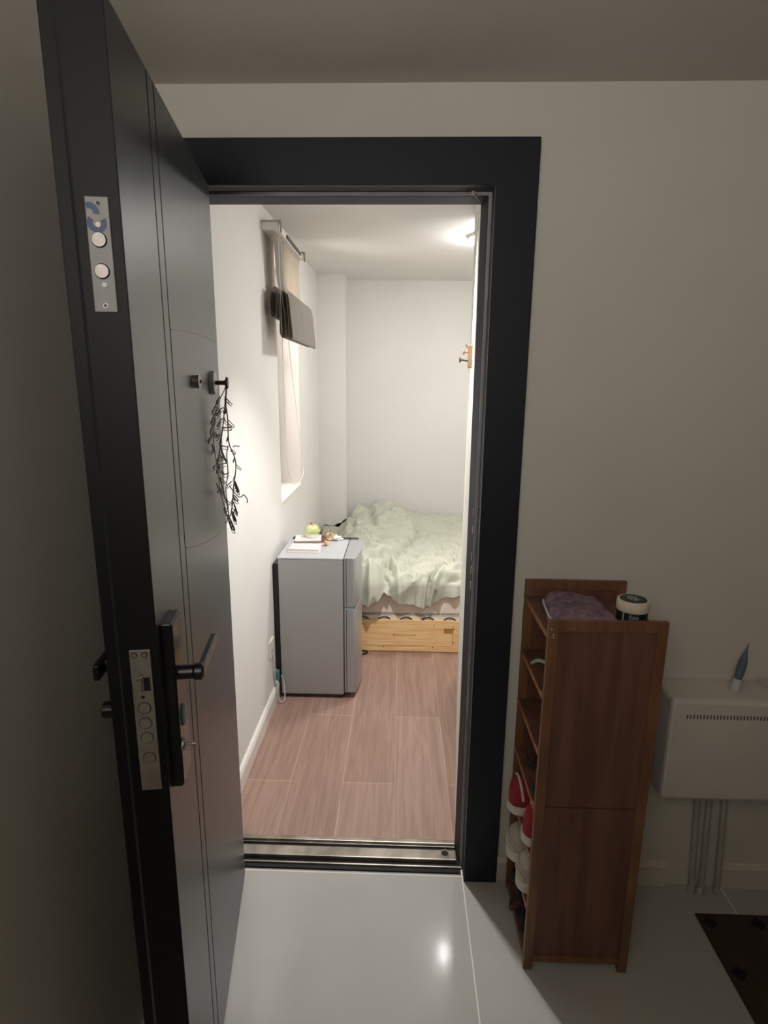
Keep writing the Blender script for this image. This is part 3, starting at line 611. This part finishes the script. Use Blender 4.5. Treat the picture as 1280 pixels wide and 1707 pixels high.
def hem(x):
    for (a, ha), (b, hb) in zip(hemx, hemx[1:]):
        if a <= x <= b: return ha + (hb - ha) * (x - a) / (b - a)
    return .33
grid = []
for j in range(NV + 1):
    v = j / NV; row = []
    for i in range(NU + 1):
        x = X0 + (X1 - X0) * (i / NU); hz = hem(x); top = .455
        drop = top - hz; L = drop + 1.29; s = v * L; rad = .05
        # path: vertical drop, rounded shoulder, top
        if s < drop - rad: y = 3.068; z = hz + s; ny, nz = -1, 0; yy = 3.068 - (drop - rad - s) * .25
        elif s < drop - rad + rad * math.pi / 2:
            a = (s - drop + rad) / rad; y = 3.068 + rad * (1 - math.cos(a)); z = top - rad + rad * math.sin(a); ny, nz = -math.cos(a), math.sin(a); yy = y
        else: y = 3.068 + rad + (s - drop + rad - rad * math.pi / 2); z = top; ny, nz = 0, 1; yy = y
        h = 0
        d, sd = segd(x, yy, fold_edge)
        left = 1 if sd < 0 else 0
        if yy < 3.1 and x > -.03 and x < .0: pass
        k = min(1, d / .05); k = k * k * (3 - 2 * k)
        if left and x < .12: h += .034 * (0.30 + .70 * math.sqrt(min(1, d / .035))) * 1.35
        h -= .018 * gauss(d, .013)
        back = max(0, min(1, (yy - 3.5) / .75)); h += .115 * back * back * (3 - 2 * back) * (gauss(x + .10, .26) * .95 + .45 * (1 - gauss(x + .10, .26)))
        if x < -.3: h -= min(.12, (-.3 - x) * .75) * (1 if yy > 3.3 else .4)
        for pts, dep, w_ in creases:
            dc, _ = segd(x, yy, pts)
            if dc < w_ * 3: h += 1.35 * dep * gauss(dc, w_)
        p = Vector((x * 5, yy * 5, 1.3)); h += .014 * noise.noise(p)
        wv = Vector((x * 4 + 1.5 * noise.noise(p * .6), yy * 9 + x * 3, 11.0)); rw = 1 - abs(noise.noise(wv)) * 3.2; h += .024 * max(0, rw) ** 1.6
        q = Vector((x * 9 + 2 * noise.noise(p * .7), yy * 20 + 3 * noise.noise(p * .5 + Vector((9, 0, 0))), 4.0)); rn = 1 - abs(noise.noise(q)) * 2.2; h += .021 * max(0, rn) ** 2
        q2 = Vector((x * 30 + yy * 9, yy * 24 - x * 8, 7.0)); h += .007 * noise.noise(q2)
        wallfade = max(0, (y - 4.30)) / .08
        row.append(bm.verts.new((x, min(y + ny * h, 4.40 if x > -.39 else 4.18), z + nz * h - .02 * wallfade)))
    grid.append(row)
for a, b in zip(grid, grid[1:]):
    for i in range(NU): bm.faces.new((a[i], a[i + 1], b[i + 1], b[i]))
ex = bmesh.ops.extrude_edge_only(bm, edges=[e for e in bm.edges if e.is_boundary])
nv = [v for v in ex['geom'] if isinstance(v, bmesh.types.BMVert)]
for v in nv:
    v.co.z -= .012 if v.co.z > .43 else 0; v.co.y += .022 if v.co.z < .43 else 0
bmesh.ops.recalc_face_normals(bm, faces=bm.faces)
tag(obj('duvet', bm, M_duvet, smooth=True), 'rumpled pale sage green duvet spread over the bed', 'duvet')
bm = B(); tube(bm, [(-.26, 3.10, .006), (-.20, 3.072, .006), (-.175, 3.055, .006), (-.20, 3.03, .006), (-.26, 3.02, .006), (-.29, 3.05, .006)], .005, 8)
tag(obj('floor_cable', bm, M_darkcable, smooth=True), 'dark cable loop on the floor beside the pine bed', 'cable')

# brass hook on the partition wall
hk = thing('wall_hook', 'brass multi-peg hook on the white partition wall', 'hook', (.235, 2.05, 1.62))
bm = B(); box(bm, .226, .2425, 2.04, 2.062, 1.575, 1.652); obj('back_plate', bm, M_brass, hk, bev=.003)
bm = B(); tube(bm, [(.236, 2.051, 1.598), (.205, 2.051, 1.602), (.201, 2.051, 1.602)], .003, smooth=False); lathe(bm, [(.004, .203), (.0095, .200), (.0095, .1965)], (0, 2.051, 1.602), 'X', 16); obj('peg', bm, M_bronze, hk, smooth='auto')
bm = B(); tube(bm, [(.236, 2.051, 1.630), (.212, 2.053, 1.628)], .003, smooth=False); lathe(bm, [(.004, .215), (.0085, .212), (.0085, .2085)], (0, 2.053, 1.628), 'X', 16); obj('peg', bm, M_brass, hk, smooth='auto')
bm = B(); tube(bm, [(.236, 2.051, 1.642), (.222, 2.051, 1.646), (.218, 2.051, 1.655)], .0028); obj('peg', bm, M_brass, hk, smooth=True)

# ================================================================ HALLWAY
# shoe rack, open towards the door
rx0, rx1, ry0, ry1 = .345, .617, 1.237, 1.505
rk = thing('shoe_rack', 'tall narrow brown wooden shoe rack standing against the hallway wall', 'shoe rack', ((rx0 + rx1) / 2, (ry0 + ry1) / 2, 0))
def side(y, sgn, ztop):
    yo, yi = (y, y + .014) if sgn > 0 else (y - .014, y)
    bm = B(); st = .024
    box(bm, rx0, rx0 + st, yo, yi, 0, ztop); box(bm, rx1 - st, rx1, yo, yi, 0, ztop); box(bm, rx0 + st, rx1 - st, yo, yi, ztop - .026, ztop)
    box(bm, rx0 + st, rx1 - st, yo, yi, .026, .044); obj('side_frame', bm, M_rackframe, rk, bev=.0012)
    bm = B(); box(bm, rx0 + st, rx1 - st, yo + (.004 if sgn > 0 else .002), yi - .002, .044, .497); box(bm, rx0 + st, rx1 - st, yo + (.0035 if sgn > 0 else .002), yi - .002, .500, ztop - .026); obj('side_panel', bm, M_rack, rk)
side(ry0, 1, .994); side(ry1, -1, 1.003)
for z in (.9585, .800, .648, .494, .342, .192):
    bm = B(); box(bm, rx0 + .001, rx1 - .001, ry0 + .0142, ry1 - .0142, z - .010, z); s = obj('shelf', bm, M_rack, rk)
    bm = B(); box(bm, rx0 - .0015, rx0 + .0009, ry0 + .0142, ry1 - .0142, z - .011, z + .0005); obj('shelf_edge', bm, M_shelf, s)
bm = B(); box(bm, rx0 + .004, rx0 + .018, ry0 + .0142, ry1 - .0142, .006, .030); obj('foot_rail', bm, M_rack, rk)
for z in (.973, .960, .953):
    bm = B(); lathe(bm, [(.0022, ry0 - .0007), (.0022, ry0 + .001)], (.357 if z < .97 else .352, 0, z), 'Y', 10); obj('dowel', bm, M_mark, rk)

# knitted cloth on top: crumpled slab
bm = B(); n1, n2 = 60, 60; zt = .9592; top = []; bot = []
for j in range(n2 + 1):
    ra = []; rb = []
    for i in range(n1 + 1):
        u, v = i / n1, j / n2; x = .362 + .155 * u + .012 * noise.noise(Vector((v * 4, 1, 0))) + .030 * (1 - v) * 0; y = 1.262 + .175 * v + .012 * noise.noise(Vector((u * 4, 5, 0)))
        x += .016 * v * (1 - u)
        ed = min(u, 1 - u, v, 1 - v); e = min(1, ed / .10); e = math.sqrt(e)
        h = .026 * e * (1 + .35 * noise.noise(Vector((u * 2.5, v * 2.5, 2))) + .10 * noise.noise(Vector((u * 9, v * 9, 6)))) + .008 * gauss(u - .35, .3) * v * e
        ra.append(bm.verts.new((x, y, zt + .004 + h))); rb.append(bm.verts.new((x, y, zt)))
    top.append(ra); bot.append(rb)
for j in range(n2):
    for i in range(n1):
        bm.faces.new((top[j][i], top[j][i + 1], top[j + 1][i + 1], top[j + 1][i])); bm.faces.new((bot[j][i], bot[j + 1][i], bot[j + 1][i + 1], bot[j][i + 1]))
for j in range(n2):
    for i in (0, n1): bm.faces.new((top[j][i], top[j + 1][i], bot[j + 1][i], bot[j][i]))
for i in range(n1):
    for j in (0, n2): bm.faces.new((top[j][i], top[j][i + 1], bot[j][i + 1], bot[j][i]))
bmesh.ops.recalc_face_normals(bm, faces=bm.faces)
kc = tag(obj('knitted_cloth', bm, M_purple, smooth=True), 'folded purple knitted cloth lying on top of the shoe rack', 'cloth')
bm = B(); tube(bm, [(.376, 1.42, zt + .016), (.370, 1.39, zt + .018), (.366, 1.35, zt + .018), (.364, 1.31, zt + .016), (.372, 1.280, zt + .013)], .0030, 8); k2 = obj('hem', bm, M_pale, kc)
k2.parent = kc; k2.matrix_parent_inverse = Matrix.Identity(4)

jc = (.553, 1.292, .9592)
jr = thing('jar', 'small round jar with cream lid standing on top of the shoe rack', 'jar', jc)
bm = B(); lathe(bm, [(.0330, 0), (.0345, .003), (.0345, .047)], jc, seg=40); obj('jar_body', bm, M_jarbody, jr, smooth='auto')
bm = B(); lathe(bm, [(.0355, .0455), (.0365, .047), (.0370, .067), (.0355, .0705), (.031, .0715), (.0305, .0705)], jc, seg=40); ld = obj('lid', bm, M_jarlid, jr, smooth='auto')
bm = B(); lathe(bm, [(.030, .0706), (.030, .0716)], jc, seg=40); obj('lid_label', bm, M_jarbody, ld, smooth='auto')
bm = B()
def onlid(pts, r=.0011): tube(bm, [(jc[0] + a, jc[1] + b, jc[2] + .0722) for a, b in pts], r, 5)
onlid([(-.012, .004), (-.010, .012), (-.002, .012), (-.001, .004), (-.008, 0), (-.012, .004)]); onlid([(.002, .010), (.004, .002), (.009, .003), (.010, .011)]); onlid([(-.010, -.006), (-.003, -.004), (.004, -.007), (.012, -.004)]); onlid([(-.006, -.013), (.006, -.013)], .0009)
obj('lid_print', bm, M_mark, ld)
bm = B()
def onbody(pts, r=.0009):
    tube(bm, [(jc[0] + .0347 * math.sin(a), jc[1] - .0347 * math.cos(a), jc[2] + z + .022) for a, z in pts], r, 5)
onbody([(-.55, .014), (-.50, .019), (-.43, .018), (-.42, .012), (-.50, .010), (-.55, .014)]); onbody([(-.32, .010), (-.28, .018), (-.22, .011)]); onbody([(-.12, .018), (-.10, .010), (-.02, .011), (0, .018)])
onbody([(-.95, .002), (-.95, .024)], .0018); obj('body_print', bm, M_mark, jr)

# shoes: toe or heel towards -x, length along x
def shoe(name, label, x, y, z, length, wid, hgt, m_up, m_so, rot, group, sole_h=.022, low=False):
    t = thing(name, label, 'shoe', (x, y, z), rot, group)
    def ring(tx, hw, z0, z1, nseg=20, pw=2.4):
        out = []
        for k in range(nseg):
            a = 2 * math.pi * k / nseg; ca, sa = math.cos(a), math.sin(a)
            out.append((tx, hw * math.copysign(abs(ca) ** (2 / pw), ca), (z0 + z1) / 2 + (z1 - z0) / 2 * math.copysign(abs(sa) ** (2 / pw), sa)))
        return out
    def loft(rings, caps=True):
        bm = B(); R_ = [[bm.verts.new(p) for p in r] for r in rings]
        for a, b in zip(R_, R_[1:]):
            n = len(a)
            for k in range(n): bm.faces.new((a[k], a[(k + 1) % n], b[(k + 1) % n], b[k]))
        bm.faces.new(R_[0][::-1]); bm.faces.new(R_[-1]); bmesh.ops.recalc_face_normals(bm, faces=bm.faces); return bm
    w_ = wid / 2; us = [0, .015, .05, .12, .22, .35, .5, .65, .8, .9, .96, .99, 1.0]
    def wprof(u):   # outline of the sole, narrower at the waist
        e = 1 - max(0, (.14 - u) / .14) ** 2.2 * .98; e2 = 1 - max(0, (u - .80) / .20) ** 2.2 * .98
        return w_ * max(.04, math.sqrt(max(0.0016, e)) * math.sqrt(max(0.0016, e2))) * (1 - .14 * gauss(u - .42, .18))
    obj('sole', loft([ring(u * length, wprof(u), 0, sole_h, pw=6) for u in us]), m_so, t, local=True, smooth='auto')
    def hp_(u): return sole_h + (hgt - sole_h) * (max(.05, (1 - (1 - min(1, u / .10)) ** 2) ** .5) * (.98 if u < .45 else .98 - (u - .45) / .55 * .42)) * (1 if u < .93 else max(.1, 1 - ((u - .93) / .07) ** 2 * .8))
    obj('upper', loft([ring(.004 + u * (length - .008), wprof(u) * .94, sole_h - .012, hp_(u), pw=2.6) for u in us]), m_up, t, local=True, smooth=True)
    bm = B(); pts = [(.045 + .058 * (1 + math.cos(a)) , (w_ * .55) * math.sin(a)) for a in [2 * math.pi * k / 22 for k in range(22)]]
    prism(bm, pts, hgt - .014, hgt - .0005); obj('opening', bm, M_darkin, t, local=True, bev=.003)
    return t
g1 = 'red shoes on the rack'; g2 = 'grey-white shoes on the rack'
s1 = shoe('shoe', 'red shoe with white sole, far one of the red pair on the rack', .318, 1.425, .3425, .245, .086, .100, M_red, M_sole, R(3), g1, .024)
s2 = shoe('shoe', 'red shoe with white sole, half hidden by the rack side', .334, 1.312, .3425, .245, .086, .100, M_red, M_sole, R(0), g1, .024)
for s in (s1, s2):
    bm = B(); tube(bm, [(.034, -.039, .052), (.030, -.033, .080), (.028, -.018, .096), (.028, 0, .099), (.028, .018, .096), (.030, .033, .080), (.034, .039, .052)], .0040, 8); obj('white_band', bm, M_sole, s, local=True, smooth=True)
s3 = shoe('shoe', 'worn grey-white shoe, far one on the shelf below the red shoes', .322, 1.420, .1925, .25, .088, .092, M_greyshoe, M_sole, R(2), g2, .030)
s4 = shoe('shoe', 'worn grey-white shoe on the lower shelf, next to the rack side', .330, 1.318, .1925, .25, .088, .092, M_greyshoe, M_sole, R(0), g2, .030)
s5 = shoe('shoe', 'dark brown shoe standing above the red shoes, close to the rack side', .352, 1.300, .4945, .24, .080, .080, M_maroon, M_darkin, 0, 'dark shoes on the rack', .016)
s6 = shoe('shoe', 'dark brown shoe above the red shoes, deeper along the shelf towards the wall', .362, 1.415, .4945, .24, .080, .080, M_maroon, M_darkin, 0, 'dark shoes on the rack', .016)
for s in (s5, s6):
    bm = B(); tube(bm, [(.050, -.030, .070), (.030, -.012, .079), (.028, .008, .079), (.045, .028, .072)], .0022, 8); obj('collar_trim', bm, M_sole, s, local=True, smooth=True)
for s in (s3, s4):
    bm = B(); tube(bm, [(.012, -.036, .045), (.000, 0, .050), (.012, .036, .045)], .0024, 8); tube(bm, [(.014, -.034, .058), (.003, 0, .063), (.014, .034, .058)], .0020, 8); obj('rim', bm, M_sole, s, local=True, smooth=True)
bm = B(); tube(bm, [(.350, 1.385, .812), (.356, 1.350, .838), (.372, 1.325, .842), (.385, 1.300, .825), (.39, 1.285, .806)], .0048, 8)
tag(obj('mint_strap', bm, M_mint, smooth=True), 'pale mint strap loop lying on the second shelf of the rack', 'strap')
bg = thing('fabric_bag', 'crumpled black fabric bag stuffed under the lowest shelf', 'bag', (.44, 1.37, 0))
bm = B(); bmesh.ops.create_icosphere(bm, subdivisions=5, radius=1)
for v in bm.verts:
    n = noise.noise(v.co * 1.6 + Vector((3, 0, 0))) + .5 * noise.noise(v.co * 4 + Vector((1, 3, 0))); p = v.co * (1 + .28 * n)
    v.co = Vector((max(.338, .455 + p.x * .125), min(max(1.37 + p.y * .112, 1.253), 1.488), min(max(.085 + p.z * .095, .004), .176)))
obj('bag_body', bm, M_bag, bg, smooth=True)
bm = B(); tube(bm, [(.355, 1.33, .12), (.338, 1.345, .085), (.336, 1.37, .055), (.345, 1.40, .05)], .007, 8); obj('strap', bm, M_maroon, bg, smooth=True)

# wall-mounted white heater box with pipes
ht = thing('wall_heater', 'off-white metal heater box mounted low on the hallway wall', 'heater', (1.0, 1.465, .398))
bm = B(); box(bm, .735, 1.30, 1.405, 1.5265, .398, .705); obj('housing', bm, M_heater, ht, bev=.010)
bm = B(); box(bm, .745, 1.29, 1.403, 1.406, .410, .694); obj('front_panel', bm, M_heater, ht, bev=.001)
bm = B()
for k in range(52): box(bm, .775 + k * .0088, .775 + k * .0088 + .0036, 1.4022, 1.4032, .651, .663)
obj('vent_slits', bm, M_slit, ht)
for k, (xt, xb) in enumerate(((.889, .914), (.925, .943), (.968, .991))):
    bm = B(); tube(bm, [(xt, 1.500, .398), (xt + (xb - xt) * .5, 1.500, .20), (xb, 1.500, .0)], .0088, 12)
    lathe(bm, [(.012, 0), (.012, .012), (.009, .016)], (xb, 1.500, 0), seg=16)
    tag(obj('pipe', bm, M_pipe, smooth='auto'), ('leftmost of the three white pipes below the wall heater', 'middle one of the three white pipes below the wall heater', 'rightmost of the three white pipes below the wall heater')[k], 'pipe', 'pipes below the wall heater')
nz = thing('nozzle_bottle', 'slim bottle with pointed blue-grey tip standing on the heater', 'bottle', (.927, 1.462, .7055))
bm = B(); lathe(bm, [(.014, 0), (.0145, .004), (.0135, .028), (.010, .036)], (0, 0, 0), seg=20)
bmesh.ops.transform(bm, matrix=Matrix.Shear('XY', 4, (.14, 0)) if False else Matrix.Identity(4), verts=bm.verts)
for v in bm.verts: v.co.x += v.co.z * .13
obj('bottle_body', bm, M_pale, nz, local=True, smooth='auto')
bm = B(); lathe(bm, [(.0095, .034), (.0115, .06), (.0105, .085), (.006, .105), (.002, .128), (.001, .140)], (0, 0, 0), seg=18)
for v in bm.verts: v.co.x += v.co.z * .13
obj('nozzle', bm, M_bluecap, nz, local=True, smooth='auto')
bm = B(); pts = [(1.018, 1.515), (1.10, 1.515), (1.10, 1.42), (1.035, 1.42)]; prism(bm, pts, .7052, .719)
tag(obj('plastic_tray', bm, M_pale, bev=.003), 'pale flat tray lying on the heater at the picture edge', 'tray')

# floor mat with dark squares along its border
mtt = thing('floor_mat', 'dark brown floor mat with black squares by the heater', 'mat', (1.25, .95, 0))
obj('mat_base', boxbm(.885, 1.70, .45, 1.42, .0, .006), M_mat, mtt, bev=.002)
sq = []
for k in range(7): sq.append((.915, 1.39 - k * .1475))
for k in range(1, 6): sq.append((.915 + k * .137, 1.39))
for x, y in sq:
    bm = B(); prism(bm, [(x - .022, y), (x, y + .022), (x + .022, y), (x, y - .022)], .0055, .0068); obj('mat_square', bm, M_matdark, mtt)
